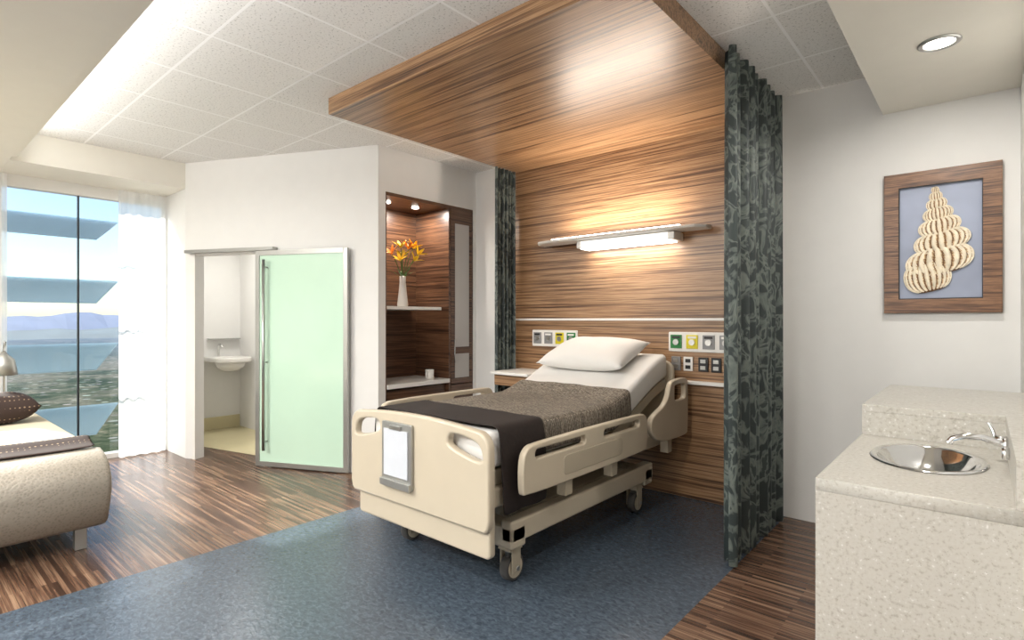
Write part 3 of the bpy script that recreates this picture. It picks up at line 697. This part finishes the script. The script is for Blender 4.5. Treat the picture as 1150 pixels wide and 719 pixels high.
# ---------------------------------------------------------------- exterior
def ground():
    m,nt,bs=newmat('city_and_trees')
    v=coords(nt); n=N(nt,'ShaderNodeTexNoise',Scale=0.05,Detail=7.0,Roughness=0.72); L(nt,v,n.inputs['Vector'])
    r=ramp(nt,n.outputs['Fac'],[(0.38,rgb(20,32,20)),(0.5,rgb(44,58,36)),(0.57,rgb(84,86,66)),(0.66,rgb(140,130,112))])
    vo=N(nt,'ShaderNodeTexVoronoi',Scale=0.06); L(nt,v,vo.inputs['Vector'])
    r2=ramp(nt,vo.outputs['Distance'],[(0.20,(0.8,0.8,0.8,1)),(0.26,(0,0,0,1))])
    hs=N(nt,'ShaderNodeHueSaturation'); hs.inputs['Saturation'].default_value=0.2; hs.inputs['Value'].default_value=0.7; L(nt,vo.outputs['Color'],hs.inputs['Color'])
    mx=N(nt,'ShaderNodeMix',data_type='RGBA'); L(nt,r2.outputs['Color'],mx.inputs[0]); L(nt,r.outputs['Color'],mx.inputs[6]); L(nt,hs.outputs['Color'],mx.inputs[7])
    nb=N(nt,'ShaderNodeTexNoise',Scale=0.006,Detail=5.0,Roughness=0.65); L(nt,v,nb.inputs['Vector'])
    rb=ramp(nt,nb.outputs['Fac'],[(0.42,rgb(30,46,30)),(0.5,rgb(66,78,54)),(0.6,rgb(138,130,114))])
    m1=N(nt,'ShaderNodeMix',data_type='RGBA'); m1.inputs[0].default_value=0.45; L(nt,mx.outputs[2],m1.inputs[6]); L(nt,rb.outputs['Color'],m1.inputs[7])
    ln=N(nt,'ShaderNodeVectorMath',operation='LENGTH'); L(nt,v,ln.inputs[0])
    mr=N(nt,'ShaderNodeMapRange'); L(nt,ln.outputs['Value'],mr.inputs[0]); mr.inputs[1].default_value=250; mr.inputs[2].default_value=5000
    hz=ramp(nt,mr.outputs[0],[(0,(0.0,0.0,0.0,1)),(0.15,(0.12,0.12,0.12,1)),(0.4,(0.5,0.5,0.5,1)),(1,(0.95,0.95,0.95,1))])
    m2=N(nt,'ShaderNodeMix',data_type='RGBA'); L(nt,hz.outputs['Color'],m2.inputs[0]); L(nt,m1.outputs[2],m2.inputs[6]); m2.inputs[7].default_value=rgb(118,132,150)  # distance haze painted into the ground's base colour
    L(nt,m2.outputs[2],bs.inputs['Base Color']); bs.inputs['Roughness'].default_value=0.95; bs.inputs['Specular IOR Level'].default_value=0.0
    return m
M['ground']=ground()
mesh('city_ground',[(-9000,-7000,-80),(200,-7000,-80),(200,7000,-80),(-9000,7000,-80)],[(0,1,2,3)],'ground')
M['mount']=plain('hazy_mountains',rgb(112,126,152),0.95,noise=0.1,nscale=0.004)  # blue distance haze put into the base colour of both ridges
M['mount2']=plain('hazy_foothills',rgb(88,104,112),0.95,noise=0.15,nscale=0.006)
def ridge(name,x,amp,base,mat,ph):
    vs=[];fs=[];n=160
    for i in range(n+1):
        y=-7000+14000*i/n
        h=amp*(0.3+0.8*abs(math.sin(i*0.19+ph))+0.4*math.sin(i*0.47+1+ph)+0.2*math.sin(i*1.3+ph)+0.1*math.sin(i*2.9))
        vs+=[(x+600,y,-80),(x,y,-80+max(15,h+base)),(x-700,y,-80)]
    for i in range(n):
        a=i*3; fs+=[(a,a+3,a+4,a+1),(a+1,a+4,a+5,a+2)]
    mesh(name,vs,fs,mat)
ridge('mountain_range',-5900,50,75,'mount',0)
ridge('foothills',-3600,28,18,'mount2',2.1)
# ---------------------------------------------------------------- sky / sun
w=bpy.data.worlds.new('World'); S.world=w; w.use_nodes=True; nt=w.node_tree
bg=nt.nodes['Background']; sk_=nt.nodes.new('ShaderNodeTexSky'); sk_.sky_type='NISHITA'; sk_.sun_disc=False
sk_.sun_elevation=math.radians(42); sk_.sun_rotation=math.radians(60); sk_.altitude=100; sk_.air_density=1.0; sk_.dust_density=0.8; sk_.ozone_density=1.5
L(nt,sk_.outputs[0],bg.inputs['Color']); bg.inputs['Strength'].default_value=0.25
sl=bpy.data.lights.new('sun','SUN'); sl.energy=11; sl.angle=math.radians(1.5); sl.color=(1,0.96,0.9)
so_=bpy.data.objects.new('sun',sl); COL.objects.link(so_)
dv=Vector((1,0.25,-0.75)); so_.rotation_euler=dv.to_track_quat('-Z','Y').to_euler(); so_.location=(-12,0,12)
for nm,y0,y1 in(('window_portal',0.74,2.0),('window_portal.001',-3.65,0.34)):
    l=bpy.data.lights.new(nm,'AREA'); l.shape='RECTANGLE'; l.size=2.5; l.size_y=y1-y0; l.cycles.is_portal=True
    o=bpy.data.objects.new(nm,l); COL.objects.link(o); o.location=(XWIN-0.02,(y0+y1)/2,1.33); o.rotation_euler=(0,math.radians(-90),0)
# ---------------------------------------------------------------- camera
cd=bpy.data.cameras.new('camera'); cd.sensor_width=36; cd.lens=36*615.6/1150; cd.clip_start=0.02; cd.clip_end=20000
co=bpy.data.objects.new('camera',cd); COL.objects.link(co); co.location=(0,0,1.4); co.rotation_euler=(math.pi/2,0,math.radians(40.7)); S.camera=co
S.view_settings.view_transform='Standard'
